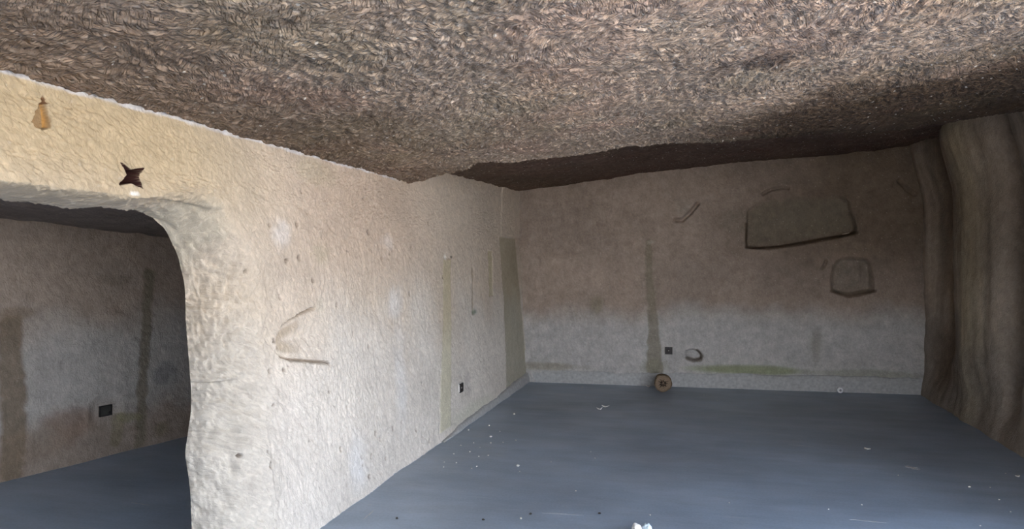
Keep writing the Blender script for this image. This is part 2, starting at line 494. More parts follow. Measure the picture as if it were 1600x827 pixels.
# broad scooped hollow with a hard left and bottom edge
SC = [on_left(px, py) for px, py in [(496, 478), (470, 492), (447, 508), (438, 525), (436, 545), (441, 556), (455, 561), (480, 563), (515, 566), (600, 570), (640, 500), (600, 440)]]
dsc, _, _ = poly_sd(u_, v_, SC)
cU, cV = on_left(447, 550)
w = sstep(0.0, 0.016, -dsc) * (1 - sstep(0.15, 1.0, np.hypot((u_ - cU) / 0.62, (v_ - cV) / 0.34)))
w = w * (0.38 + 0.62 * sstep(0.07, 0.22, -dsc))
h = h - 0.11 * w
scl_shade = sstep(0.02, 0.045, -dsc) * (1 - sstep(0.065, 0.12, -dsc)) * (1 - sstep(0.05, 0.30, u_ - cU)) * sstep(1.52, 1.40, v_)  # mask for shade painted along the hollow's left edge
SCL = [on_left(px, py) for px, py in [(492, 481), (470, 492), (449, 508), (439, 525), (437, 545), (442, 556), (456, 562), (480, 564), (514, 567)]]
dsl = line_d(u_, v_, SCL)
sw = sstep(0.013, 0.003, dsl + 0.004 * fbm(u_, v_, .02, 77, 2))
h = h - 0.05 * sw
LD = [on_left(px, py) for px, py in [(328, 610), (350, 611), (368, 606), (385, 599), (398, 594)]]
dl = line_d(u_, v_, LD)
zl_ = np.interp(u_, [p[0] for p in LD], [p[1] for p in LD])
inr = sstep(LD[0][0] - .03, LD[0][0] + .03, u_) * (1 - sstep(LD[-1][0] - 0.1, LD[-1][0] + .06, u_))
above = sstep(-0.012, 0.006, v_ - zl_) * np.exp(-np.clip(v_ - zl_, 0, 9) / 0.07)
h = h + inr * 0.06 * above
# crease running on from the lintel's edge
CR = [on_left(px, py) for px, py in [(225, 320), (270, 327), (310, 332), (348, 336)]]
zc = np.interp(u_, [p[0] for p in CR], [p[1] for p in CR])
inr = sstep(CR[0][0] - .1, CR[0][0] + .1, u_) * (1 - sstep(CR[-1][0] - 0.25, CR[-1][0] + .05, u_))
h = h - inr * 0.06 * sstep(0.012, -0.012, v_ - zc) * np.exp(-np.clip(zc - v_, 0, 9) / 0.10)
# grooves of chased channels and the plastered strip near the far corner
def band(px0, py0, px1, py1, w0, w1):
    """mask of a strip between two pixels, widths in metres along Y"""
    a = on_left(px0, py0); b = on_left(px1, py1)
    t = np.clip((v_ - b[1]) / (a[1] - b[1]), 0, 1)
    c = b[0] + (a[0] - b[0]) * t; ww = w1 + (w0 - w1) * t
    rag = 0.02 * fbm(u_, v_, 0.08, 80, 3)
    m = sstep(ww / 2 + 0.015, ww / 2 - 0.015, np.abs(u_ - c) + rag)
    return m * sstep(a[1] + 0.01, a[1] - 0.01, v_) * sstep(b[1] - 0.01, b[1] + 0.01, v_)
strip = band(795, 372, 810, 596, 0.80, 1.15)
h = h * (1 - 0.8 * strip) - 0.02 * strip
bossm = band(798, 296, 799, 371, 0.95, 0.95)
h = h + 0.012 * bossm
chan = band(700, 405, 697, 672, 0.22, 0.30)
h = h * (1 - 0.7 * chan)
slot = band(740, 418, 741, 492, 0.05, 0.05)
h = h - 0.010 * slot
slot2 = band(768, 392, 769, 463, 0.16, 0.16)
h = h - 0.012 * slot2
# pits
pit_col = np.zeros(u_.shape)
pr = random.Random(5)
pits = [(421, 352), (462, 351), (503, 370), (448, 408), (466, 403), (526, 476), (553, 521), (579, 541), (529, 571), (447, 559 + 20), (346, 635), (433, 633), (597, 686), (533, 702), (424, 728),
        (345, 690), (484, 688), (616, 670), (630, 659), (470, 300), (330, 366), (566, 250 + 60), (582, 713), (567, 715), (578, 745), (653, 672), (693, 433), (380, 255), (205, 268 + 60)]
for i in range(34):
    pits.append((pr.uniform(320, 680), pr.uniform(340, 740)))
for i, (px, py) in enumerate(pits):
    y0, z0 = on_left(px, py)
    if z0 < 0.05 or px < 385: continue
    r0 = (0.0065 + 0.0055 * pr.random()) * (0.40 + 0.17 * y0)
    iu = np.searchsorted(YL, [y0 - .05, y0 + .05]); iv = np.searchsorted(ZL, [z0 - .05, z0 + .05])
    sl = (slice(iu[0], iu[1]), slice(iv[0], iv[1]))
    dd = np.hypot(u_[sl] - y0, (v_[sl] - z0))
    m = sstep(r0 * 1.7, r0 * 0.8, dd)
    h[sl] -= 0.02 * m; pit_col[sl] = np.maximum(pit_col[sl], m)
# carved star (deep) and carved drop (shallow)
ds, _, _ = poly_sd(u_, v_, STAR)
star_m = sstep(0.0012, -0.0012, ds)
star_c = sstep(0.0035, 0.002, ds)
dd_, _, _ = poly_sd(u_, v_, DROP)
drop_m = sstep(0.002, -0.002, dd_)
dsd, _, _ = poly_sd(u_, v_, DROP_SIDE)
h = h * (1 - 0.8 * np.maximum(star_m, drop_m)) - 0.11 * star_m - drop_m * (0.03)
yb_, zb_ = on_left(719, 606)
h = h * sstep(0.07, 0.14, np.hypot(u_ - yb_, v_ - zb_))
Xw = left_x(v_) + h * (1 + 0.3 * np.sin(ee * math.pi)) - dep
un = np.where(mv, un - gu * (h * ee * 1.3), un); vn = np.where(mv, vn - gv * (h * ee * 1.3), vn)
# colour of the stone, damp patches, paler lower wall
base = np.array((0.585, 0.50, 0.405))
col = np.ones(u_.shape + (3,)) * base
warm = sstep(1.5, 2.1, v_) * (1 - sstep(2.6, 4.2, u_))
col = tint(col, warm, (0.84, 0.77, 0.60))
col = tint(col, sstep(3.0, 8.5, u_), (0.90, 0.89, 0.89))
low_pale = sstep(1.5, 0.7, v_ + 0.5 * fbm(u_, v_, 0.5, 83, 3))
col = paint(col, low_pale, (0.64, 0.62, 0.58), 0.55)
col = col * (1 + 0.12 * fbm(u_, v_, 0.5, 81, 4))[..., None]
col = tint(col, strip, (0.72, 0.73, 0.66))
col = tint(col, chan, (0.90, 0.91, 0.78))
col = tint(col, slot2, (0.85, 0.86, 0.74))
col = tint(col, slot, (0.62, 0.60, 0.56))
for px, py, ru, rv, c, k, sd_ in [(440, 365, .10, .10, (0.74, 0.70, 0.66), .6, 1), (604, 378, .13, .07, (0.72, 0.69, 0.66), .5, 2), (490, 268, .30, .10, (0.42, 0.40, 0.28), .35, 3),
                              (618, 470, .18, .14, (0.66, 0.67, 0.68), .4, 4), (500, 395, .14, .08, (0.45, 0.42, 0.30), .35, 5), (500, 478, .07, .06, (0.46, 0.43, 0.35), .5, 6), (208, 303, .035, .010, (0.95, 0.92, 0.86), .9, 7),
                              (560, 720, .16, .2, (0.66, 0.67, 0.68), .4, 8), (628, 600, .14, .45, (0.64, 0.65, 0.66), .35, 9),
                              (733, 600, .12, .12, (0.42, 0.38, 0.36), .6, 10), (697, 402, .05, .03, (0.85, 0.82, 0.76), .8, 11), (335, 385, .16, .22, (0.50, 0.46, 0.36), .5, 12),
                              (743, 488, .09, .035, (0.16, 0.20, 0.15), .85, 13), (707, 402, .04, .016, (0.08, 0.07, 0.06), .9, 14), (740, 640, .8, .09, (0.50, 0.50, 0.40), .5, 15)]:
    a = on_left(px, py)
    col = paint(col, blob(u_, v_, a[0], a[1], ru, rv, 0.7, sd_), c, k)
col = tint(col, scl_shade, (0.72, 0.68, 0.62))  # shade inside the hollow's edge, put into the stone colour
col = tint(col, sstep(3.2, 4.4, u_) * sstep(1.2, 1.8, v_) * sstep(7.0, 5.0, u_), (0.93, 0.87, 0.84))
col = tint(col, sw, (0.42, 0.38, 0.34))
col = tint(col, jm, (0.84, 0.84, 0.82))
col = paint(col, pit_col, (0.13, 0.10, 0.08), 0.85)
zt = ceil_h(-2.33)
zt = zt + 0.0
col = paint(col, sstep(zt - 0.006, zt + 0.002, v_ + 0.010 * fbm(u_, v_, .1, 88, 3)) * (1 - sstep(5.3, 5.6, u_)), (0.68, 0.69, 0.74), 0.65)
col = paint(col, star_c, (0.055, 0.022, 0.018))
col = paint(col, drop_m, (0.30, 0.20, 0.105))
col = paint(col, drop_m * sstep(0.001, -0.001, dsd), (0.46, 0.25, 0.08))
dt, _, _ = poly_sd(u_, v_, DROP_TIP)
col = paint(col, sstep(0.001, -0.001, dt), (0.16, 0.07, 0.03), .85)
bl_top = 0.055 + 0.02 * fbm(u_, v_, 0.3, 89, 3)
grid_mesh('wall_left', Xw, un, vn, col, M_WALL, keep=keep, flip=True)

# ------------------------------------------------------------------ back wall
XB = steps((-2.6, 2.95, 0.0105)); ZB = steps((-0.03, 3.1, 0.0105))
v_, u_ = np.meshgrid(ZB, XB)
RB = pick_marks(-2.6, 2.9, 0, 3.0, 0.009, 15000, 0.07, 0.022, 0.010, lambda x, z: -1.3 + 1.6 * vnoise(x, z, .7, 91), 25, jit=.35)
leftness = 1 - sstep(-1.9, 0.4, u_)
h = samp(RB, u_, v_) * (0.40 + 1.1 * leftness) + 0.05 * fbm(u_, v_, 0.9, 92, 3) + 0.004 * fbm(u_, v_, 0.04, 93, 3)
def bpoly(pts): return [on_back(*p) for p in pts]
def rounded(P, k=5):
    P = [np.array(p) for p in P]; n = len(P); out = []
    for i in range(n):
        a, b, c, d = P[i - 1], P[i], P[(i + 1) % n], P[(i + 2) % n]
        for j in range(k):
            t = j / k
            out.append(tuple(0.5 * (2 * b + (c - a) * t + (2 * a - 5 * b + 4 * c - d) * t * t + (3 * b - a - 3 * c + d) * t ** 3)))
    return out
N1 = rounded(bpoly([(1167, 386), (1166, 350), (1170, 325), (1200, 312), (1260, 306), (1318, 307), (1332, 330), (1339, 363), (1300, 372), (1240, 383), (1200, 388)]))
d1, _, _ = poly_sd(u_, v_, N1)
cz = np.interp(u_, [on_back(1167, 386)[0], on_back(1339, 363)[0]], [on_back(1167, 386)[1], on_back(1339, 363)[1]])
low = np.clip(1 - (v_ - cz) / 0.62, 0, 1)
h = h - (sstep(0.0, 0.03, -d1) * (0.03 + 0.17 * low ** 1.3) * sstep(-0.02, 0.2, -d1 + 0.3 * low))
N2 = rounded(bpoly([(1299, 455), (1297, 430), (1303, 410), (1318, 401), (1345, 401), (1360, 408), (1366, 430), (1367, 455), (1345, 461), (1325, 464)]))
d2, _, _ = poly_sd(u_, v_, N2)
cu2, cv2 = on_back(1335, 458)
h = h - sstep(0.0, 0.06, -d2) * (0.05 + 0.07 * (1 - sstep(0.0, 0.35, v_ - cv2)) + 0.04 * sstep(-0.25, 0.25, u_ - cu2)) + 0.04 * sstep(0.07, 0.2, -d2)
N3 = rounded(bpoly([(1070, 548), (1085, 545), (1096, 552), (1097, 561), (1088, 565), (1073, 560)]))
d3, _, _ = poly_sd(u_, v_, N3)
cx3, cz3 = on_back(1094, 562)
h = h - sstep(0.0, 0.03, -d3) * (0.03 + 0.09 * (1 - sstep(0.05, 0.25, np.hypot(u_ - cx3, v_ - cz3))))
# slanted cut, small arc over the niche, short cut at the right
def cut(pts, wd, dp):
    global h
    dl = line_d(u_, v_, bpoly(pts))
    h = h - dp * sstep(wd, wd * 0.2, dl)
cut([(1056, 344), (1066, 344), (1078, 333), (1090, 319)], 0.035, 0.07)
cut([(1192, 303), (1205, 296), (1222, 293), (1232, 294)], 0.028, 0.04)
cut([(1405, 283), (1418, 297), (1428, 304)], 0.035, 0.06)
cut([(1284, 420), (1289, 414), (1291, 408)], 0.02, 0.04)
dw, _, _ = poly_sd(u_, v_, bpoly([(1050, 340), (1060, 322), (1085, 315), (1092, 322), (1070, 343)]))
h = h + 0.02 * sstep(0.04, -0.04, dw)
# wall bulges forward into the right-hand corner and near the left corner
h = h + 0.04 * sstep(2.3, 2.7, u_) + 0.03 * sstep(-2.0, -2.3, u_)
h = h - 0.03 * sstep(0.03, 0.008, line_d(u_, v_, bpoly([(1167, 386), (1200, 388), (1240, 383), (1300, 372), (1339, 363)])))
xb_, zb_ = on_back(1045, 548)
h = h * sstep(0.07, 0.14, np.hypot(u_ - xb_, v_ - zb_))
Yb = back_y(u_) - h
base = np.array((0.345, 0.275, 0.225))
col = np.ones(u_.shape + (3,)) * base
col = col * (1 + 0.22 * fbm(u_, v_, 0.7, 95, 4))[..., None]
# lower half paler and greyer, upper right darker
low_grey = sstep(1.15, 0.75, v_ + 0.15 * fbm(u_, v_, 0.4, 96, 3))
col = paint(col, low_grey, (0.46, 0.455, 0.44), 0.8)
dark_ur = sstep(-0.6, 2.0, u_ + 0.5 * fbm(u_, v_, 0.6, 97, 3)) * sstep(0.8, 2.0, v_)
col = tint(col, dark_ur, (0.50, 0.47, 0.42))
sk = [on_back(*p) for p in [(1014, 378), (1014, 440), (1019, 480), (1021, 520), (1022, 560), (1024, 580)]]
dl = line_d(u_, v_, sk) + 0.025 * fbm(u_, v_, 0.08, 98, 3)
wst = np.interp(v_, [0.2, 0.7, 1.2, 1.8], [0.10, 0.065, 0.05, 0.03])
st = sstep(0.02, -0.01, dl - wst)
h_ = 0
col = paint(col, st, (0.215, 0.19, 0.14), 0.75)
for px, py, ru, rv, c, k, s2 in [(933, 478, .10, .16, (0.20, 0.18, 0.12), .6, 1), (1017, 378, .08, .03, (0.50, 0.44, 0.36), .6, 2), (1275, 540, .08, .28, (0.24, 0.22, 0.17), .5, 3),
                             (860, 572, .5, .06, (0.26, 0.23, 0.16), .6, 4), (1025, 572, .22, .10, (0.22, 0.21, 0.15), .6, 5), (1170, 578, .9, .06, (0.26, 0.28, 0.17), .9, 6), (1350, 585, .9, .06, (0.22, 0.23, 0.16), .5, 7),
                             (1150, 345, .3, .2, (0.20, 0.17, 0.13), .4, 8), (1070, 325, .16, .14, (0.36, 0.31, 0.26), .4, 9)]:
    a = on_back(px, py)
    col = paint(col, blob(u_, v_, a[0], a[1], ru, rv, 0.6, s2 + 30), c, k)
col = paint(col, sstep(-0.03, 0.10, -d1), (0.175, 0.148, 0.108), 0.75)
niche_shade = np.maximum(sstep(0.03, 0.01, line_d(u_, v_, bpoly([(1090, 548), (1097, 556), (1095, 563), (1083, 564), (1073, 560)]))), sstep(0.03, 0.008, line_d(u_, v_, bpoly([(1166, 350), (1167, 386), (1200, 388), (1240, 383), (1300, 372), (1339, 363)]))))
niche_shade = np.maximum(niche_shade, sstep(0.028, 0.008, line_d(u_, v_, bpoly([(1367, 455), (1345, 461), (1325, 464), (1299, 455)]))))
col = tint(col, niche_shade, (0.5, 0.46, 0.42))  # shade along the niches' lower edges, painted into the colour
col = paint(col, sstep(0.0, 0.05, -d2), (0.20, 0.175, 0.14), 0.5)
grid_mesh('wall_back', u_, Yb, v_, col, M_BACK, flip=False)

# ------------------------------------------------------------------ right wall, fluted natural rock
YR = steps((4.3, 10.0, 0.02)); ZR = steps((-0.03, 3.15, 0.018))
v_, u_ = np.meshgrid(ZR, YR)
warp = u_ + 0.10 * fbm(u_ * 0, v_, 0.9, 101, 3) - 0.12 * sstep(0.9, 0.0, v_)
def bumpf(c, w, a): return a * np.exp(-((warp - c) / w) ** 2)
h = bumpf(8.1, 0.50, 0.11) + bumpf(9.25, 0.30, -0.13) + bumpf(7.25, 0.18, -0.16) + bumpf(6.6, 0.35, 0.10) + bumpf(9.75, 0.15, 0.03) + bumpf(5.4, 0.5, 0.12)
h = h * sstep(0.0, 0.7, v_) + 0.10 * (1 - sstep(0.0, 0.35, v_)) * 0.6
h = h + 0.16 * sstep(2.2, 3.0, v_)                       # leans in under the ceiling
h = h + 0.035 * fbm(u_, v_ * 0.2, 0.35, 105, 3) + 0.012 * fbm(u_, v_, 0.15, 106, 4) + 0.008 * fbm(u_ , v_ * 0.15, 0.08, 107, 2)
Xr = 2.66 - h
col = np.ones(u_.shape + (3,)) * np.array((0.41, 0.345, 0.28))
col = col * (1 + 0.3 * fbm(u_, v_, 0.8, 108, 4))[..., None]
col = tint(col, np.exp(-((warp - 8.1) / 0.4) ** 2), (1.02, 1.04, 0.92))
col = col * (1 + 0.55 * fbm(u_, v_ * 0.06, 0.14, 131, 4))[..., None]
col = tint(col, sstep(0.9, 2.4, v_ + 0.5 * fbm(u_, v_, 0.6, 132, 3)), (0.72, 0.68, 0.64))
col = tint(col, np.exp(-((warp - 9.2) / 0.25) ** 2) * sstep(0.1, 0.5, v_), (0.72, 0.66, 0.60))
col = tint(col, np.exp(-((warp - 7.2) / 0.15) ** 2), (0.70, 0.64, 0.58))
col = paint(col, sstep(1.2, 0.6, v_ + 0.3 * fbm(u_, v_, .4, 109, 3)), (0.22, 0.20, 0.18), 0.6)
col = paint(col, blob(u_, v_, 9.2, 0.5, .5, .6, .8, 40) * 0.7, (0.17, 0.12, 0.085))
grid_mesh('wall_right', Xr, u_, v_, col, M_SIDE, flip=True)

# ------------------------------------------------------------------ side chamber seen through the opening
YC = steps((1.5, 8.6, 0.014)); ZC = steps((-0.03, 2.6, 0.014))
v_, u_ = np.meshgrid(ZC, YC)
RD = pick_marks(1.5, 8.6, 0, 2.4, 0.009, 14000, 0.07, 0.022, 0.006, lambda x, z: -1.0 + 1.6 * vnoise(x, z, .6, 111), 35, jit=.35)
h = samp(RD, u_, v_) + 0.05 * fbm(u_, v_, 0.9, 112, 3) + 0.005 * fbm(u_, v_, 0.04, 113, 3)
yb_, zb_ = on_chamber(163, 642)
h = h * sstep(0.09, 0.17, np.hypot(u_ - yb_, v_ - zb_))
Xc = chamber_x(u_) + h
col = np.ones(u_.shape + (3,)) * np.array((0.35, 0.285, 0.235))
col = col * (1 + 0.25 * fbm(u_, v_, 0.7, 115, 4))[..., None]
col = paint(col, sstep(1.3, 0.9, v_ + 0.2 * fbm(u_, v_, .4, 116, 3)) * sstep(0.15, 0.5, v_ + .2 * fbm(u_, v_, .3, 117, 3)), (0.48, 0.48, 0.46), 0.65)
def cstreak(pts, w, c, k):
    global col
    dl = line_d(u_, v_, [on_chamber(*p) for p in pts]) + 0.03 * fbm(u_, v_, 0.1, 118, 3)
    col = paint(col, sstep(w + .02, w - .02, dl), c, k)
cstreak([(18, 510), (18, 600), (22, 660), (15, 740)], 0.085, (0.19, 0.145, 0.10), .85)
cstreak([(234, 430), (226, 500), (220, 560), (218, 690)], 0.05, (0.19, 0.165, 0.12), .8)
cstreak([(182, 655), (180, 690)], 0.05, (0.24, 0.21, 0.13), .6)
cstreak([(186, 652), (214, 652)], 0.03, (0.24, 0.23, 0.13), .6)
for px, py, ru, rv, c, k in [(105, 665, .22, .16, (0.22, 0.14, 0.10), .6), (60, 690, .3, .16, (0.24, 0.18, 0.13), .45), (255, 585, .13, .12, (0.20, 0.21, 0.22), .5), (250, 672, .09, .07, (0.2, 0.17, 0.11), .7),
                             (30, 490, .16, .05, (0.22, 0.17, 0.12), .6), (185, 437, .15, .05, (0.2, 0.17, 0.14), .4)]:
    a = on_chamber(px, py)
    col = paint(col, blob(u_, v_, a[0], a[1], ru, rv, .6, 60), c, k)
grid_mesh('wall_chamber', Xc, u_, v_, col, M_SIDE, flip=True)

def c_ceil(y): return EYE + 0.335 - 0.085 * (y - 4.3)
YC = steps((-1.2, 8.7, 0.05)); XC = steps((-5.6, -2.40, 0.05))
v_, u_ = np.meshgrid(YC, XC)
Zc = c_ceil(v_) + 0.02 * fbm(u_, v_, 0.6, 121, 4) + 0.02 * fbm(u_, v_, 0.1, 122, 3)
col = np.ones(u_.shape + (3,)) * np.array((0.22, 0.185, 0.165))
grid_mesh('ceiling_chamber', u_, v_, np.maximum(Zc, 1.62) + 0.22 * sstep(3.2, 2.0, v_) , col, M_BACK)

def box_obj(name, lo, hi, mat, kind='structure'):
    bm = bmesh.new()
    bmesh.ops.create_cube(bm, size=1)
    for v in bm.verts:
        for k in range(3):
            v.co[k] = lo[k] if v.co[k] < 0 else hi[k]
    me = bpy.data.meshes.new(name); bm.to_mesh(me); bm.free(); me.materials.append(mat)
    o = bpy.data.objects.new(name, me); COL.objects.link(o)
    if kind: o['kind'] = kind
    return o
M_ROCK = plain_mat('outer_rock', (0.36, 0.31, 0.25), 0.95, 0.2, 4.0, 0.5, 0.1)
box_obj('wall_chamber_end', (-5.7, 8.6, -0.05), (-2.5, 9.0, 2.8), M_ROCK)
box_obj('wall_chamber_front', (-5.7, -1.2, -0.05), (-3.6, -0.8, 2.8), M_ROCK)
box_obj('light_block_chamber', (-6.4, -1.2, -0.05), (-5.7, 9.0, 2.8), M_ROCK)
box_obj('light_block_over', (-6.4, -1.2, 3.25), (4.0, 10.8, 4.6), M_ROCK)       # unseen rock over and round the rooms, added against light leaks
box_obj('light_block_back', (-6.4, 10.05, -0.05), (4.0, 10.8, 3.25), M_ROCK)
box_obj('wall_outer_right', (2.98, 4.3, -0.05), (4.0, 10.05, 3.25), M_ROCK)
# brow of the cave mouth, closing the gap between low ceiling and rock over it
box_obj('wall_brow', (-6.4, -1.3, 2.62), (4.0, -1.15, 3.3), M_ROCK)
box_obj('wall_side_brow', (2.85, -1.2, 2.80), (4.0, 4.4, 3.27), M_ROCK)
box_obj('light_block_front', (-2.6, -1.2, -0.05), (0.2, -0.9, 2.75), M_ROCK)  # unseen wall added behind the camera to cut light from the front

# ------------------------------------------------------------------ floor
def floor_mat():
    m, N, L, B = new_mat('grey_screed_floor')
    tc = N.new('ShaderNodeTexCoord')
    def noise(scale, sc=(1, 1, 1), det=5, rough=0.5):
        mp = N.new('ShaderNodeMapping'); mp.inputs['Scale'].default_value = sc
        n = N.new('ShaderNodeTexNoise'); n.inputs['Scale'].default_value = scale; n.inputs['Detail'].default_value = det; n.inputs['Roughness'].default_value = rough
        L.new(tc.outputs['Object'], mp.inputs[0]); L.new(mp.outputs[0], n.inputs['Vector'])
        return n.outputs['Fac']
    def mrange(s, a, b, c, d):
        r = N.new('ShaderNodeMapRange'); r.inputs[1].default_value = a; r.inputs[2].default_value = b; r.inputs[3].default_value = c; r.inputs[4].default_value = d
        L.new(s, r.inputs[0]); return r.outputs[0]
    def mul(a, b):
        k = N.new('ShaderNodeMath'); k.operation = 'MULTIPLY'; L.new(a, k.inputs[0]); L.new(b, k.inputs[1]); return k.outputs[0]
    f = mul(mrange(noise(0.9, (1, 1, 1), 4), 0.3, 0.7, 0.80, 1.18), mrange(noise(2.2, (1, 3.2, 1), 8, 0.65), 0.3, 0.7, 0.90, 1.10))
    f = mul(f, mrange(noise(60, (1, 1, 1), 3), 0.3, 0.7, 0.93, 1.07))
    vm = N.new('ShaderNodeVectorMath'); vm.operation = 'SCALE'; vm.inputs[0].default_value = (0.295, 0.37, 0.465)
    L.new(f, vm.inputs['Scale'])
    # pale dust scuffs
    sc = mrange(noise(3.0, (1, 9, 1), 9, 0.75), 0.56, 0.74, 0.0, 0.45)
    mx = N.new('ShaderNodeMix'); mx.data_type = 'RGBA'; L.new(sc, mx.inputs[0]); L.new(vm.outputs[0], mx.inputs[6]); mx.inputs[7].default_value = (0.52, 0.55, 0.58, 1)
    L.new(mx.outputs[2], B.inputs['Base Color'])
    L.new(mrange(noise(1.6, (1, 2, 1), 6), 0.3, 0.7, 0.30, 0.50), B.inputs['Roughness'])
    B.inputs['Specular IOR Level'].default_value = 0.5
    bp = N.new('ShaderNodeBump'); bp.inputs['Strength'].default_value = 0.12; bp.inputs['Distance'].default_value = 0.004
    L.new(noise(25, (1, 1, 1), 6), bp.inputs['Height']); L.new(bp.outputs[0], B.inputs['Normal'])
    return m
M_FLOOR = floor_mat()
box_obj('floor', (-6.4, -1.6, -0.12), (4.0, 10.8, 0.0), M_FLOOR)
M_GROUND = plain_mat('sandy_ground', (0.58, 0.47, 0.34), 0.95, 0.15, 0.8, 0.2, 0.1)
box_obj('ground', (-45, -60, -0.30), (45, 12, -0.12), M_GROUND)

# ------------------------------------------------------------------ plaster baseboards (uneven low plinth)
M_PLINTH = plain_mat('lime_plinth', (0.40, 0.40, 0.39), 0.95, 0.16, 30, 0.6, 0.1)
def plinth(name, pts, top, thick, seed, nx):
    """pts: line of the wall foot in plan; thick: how far it stands out (towards side given by its sign)"""
    P = np.array(pts, float)
    t = np.linspace(0, 1, nx)
    px = np.interp(t, [0, 1], P[:, 0]); py = np.interp(t, [0, 1], P[:, 1])
    d = P[1] - P[0]; n = np.array([-d[1], d[0]]) / np.hypot(*d) * np.sign(thick)
    run = t * np.hypot(*d)
    tp = top(t) + 0.022 * fbm(run, run * 0, 0.25, seed, 4)
    prof = [(abs(thick), -0.01), (abs(thick) * 0.95, 0.33), (abs(thick) * 0.8, 0.66), (abs(thick) * 0.55, 0.93), (0.0, 1.0), (-0.10, 1.0)]
    X = np.zeros((nx, len(prof))); Y = X.copy(); Z = X.copy()
    for j, (o, z) in enumerate(prof):
        oo = o + 0.012 * fbm(run, run * 0 + j * 0.11, 0.09, seed + 7, 3) * (o > 0)
        X[:, j] = px + n[0] * oo; Y[:, j] = py + n[1] * oo; Z[:, j] = tp * z
    return grid_mesh(name, X, Y, Z, np.ones(X.shape + (3,)) * 0.5, M_PLINTH, flip=False)
plinth('baseboard_back', [(2.72, back_y(2.72)), (-2.24, back_y(-2.24))], lambda t: 0.165 + 0.04 * (1 - t), 0.035, 130, 260)
plinth('baseboard_left', [(-2.205, 9.64), (-2.205, 6.2)], lambda t: 0.11 * (1 - t) ** 0.7 + 0.012, 0.030, 140, 240)

# ================================================================== THINGS
def empty(name, loc, label, cat, group=None, rz=0.0):
    o = bpy.data.objects.new(name, None); COL.objects.link(o)
    o.empty_display_size = 0.05
    o.location = loc; o.rotation_euler = (0, 0, rz)
    o['label'] = label; o['category'] = cat
    if group: o['group'] = group
    return o

def bm_obj(name, bm, mat, parent=None, smooth=False):
    me = bpy.data.meshes.new(name)
    bmesh.ops.recalc_face_normals(bm, faces=bm.faces)
    for f in bm.faces: f.smooth = smooth
    bm.to_mesh(me); bm.free(); me.materials.append(mat)
    o = bpy.data.objects.new(name, me); COL.objects.link(o)
    if parent: o.parent = parent
    return o

def add_box(bm, lo, hi, bev=0.0):
    r = bmesh.ops.create_cube(bm, size=1)
    for v in r['verts']:
        for k in range(3):
            v.co[k] = lo[k] if v.co[k] < 0 else hi[k]
    if bev:
        es = list({e for v in r['verts'] for e in v.link_edges})
        bmesh.ops.bevel(bm, geom=es, offset=bev, segments=2, affect='EDGES')

def lathe(bm, prof, n=28, axis='y'):
    rings = []
    for r, a in prof:
        ring = []
        for i in range(n):
            t = 2 * math.pi * i / n
            c, s = r * math.cos(t), r * math.sin(t)
            ring.append(bm.verts.new((c, a, s) if axis == 'y' else (c, s, a)))
        rings.append(ring)
    for A, B_ in zip(rings[:-1], rings[1:]):
        for i in range(n):
            bm.faces.new((A[i], A[(i + 1) % n], B_[(i + 1) % n], B_[i]))
    for ring in (rings[0], rings[-1]):
        if (ring[0].co - ring[n // 2].co).length > 1e-5:
            bm.faces.new(ring)

M_BLACK = plain_mat('black_plastic', (0.012, 0.012, 0.012), 0.45, 0.2, 40)
M_DARK = plain_mat('dark_socket_insert', (0.03, 0.022, 0.022), 0.5, 0.2, 40)
M_GREYP = plain_mat('grey_contact', (0.28, 0.26, 0.25), 0.5, 0.15, 80)
M_PATCH = plain_mat('pale_filler', (0.62, 0.60, 0.56), 0.95, 0.12, 50, 0.4, 0.1)

def socket(loc, rz, label, w=0.085, h=0.085):
    """face looks along local -Y"""
    t = empty('wall_socket', loc, label, 'socket', rz=rz)
    bm = bmesh.new()       # frame ring
    b = 0.010; d = 0.012
    for lo, hi in [((-w/2, -d, -h/2), (-w/2+b, 0.03, h/2)), ((w/2-b, -d, -h/2), (w/2, 0.03, h/2)), ((-w/2+b, -d, h/2-b), (w/2-b, 0.03, h/2)), ((-w/2+b, -d, -h/2), (w/2-b, 0.03, -h/2+b))]:
        add_box(bm, lo, hi, 0.0015)
    bm_obj('frame', bm, M_BLACK, t)
    bm = bmesh.new(); add_box(bm, (-w/2+b, -d*0.5, -h/2+b), (w/2-b, 0.03, h/2-b), 0.001)
    ins = bm_obj('insert', bm, M_DARK, t)
    bm = bmesh.new()       # round rim with sunk well
    lathe(bm, [(0.023, -0.006), (0.023, -0.0095), (0.019, -0.0095), (0.018, -0.0065), (0.0, -0.0065)], 24)
    bm_obj('round_well', bm, M_DARK, ins, True)
    bm = bmesh.new()
    lathe(bm, [(0.009, -0.006), (0.009, -0.011), (0.007, -0.012), (0.0, -0.012)], 16)
    bm_obj('centre_contact', bm, M_GREYP, ins, True)
    bm = bmesh.new()       # ragged ring of pale filler round the box
    n = 28; r = random.Random(int(abs(loc[0]) * 100))
    inn, out = [], []
    for i in range(n):
        a = 2 * math.pi * i / n
        c, s = math.cos(a), math.sin(a); k = 1 / max(abs(c), abs(s))
        inn.append((c * k * w/2 * 0.98, s * k * h/2 * 0.98)); q = 1.16 + 0.12 * r.random()
        out.append((c * k * w/2 * q, s * k * h/2 * q))
    A = [bm.verts.new((x, -0.007, z)) for x, z in inn]; B_ = [bm.verts.new((x, 0.012, z)) for x, z in out]; C_ = [bm.verts.new((x, 0.03, z)) for x, z in inn]
    for i in range(n):
        j = (i + 1) % n
        bm.faces.new((A[i], A[j], B_[j], B_[i])); bm.faces.new((B_[i], B_[j], C_[j], C_[i]))
    bm_obj('filler_ring', bm, M_PATCH, t, True)
    return t

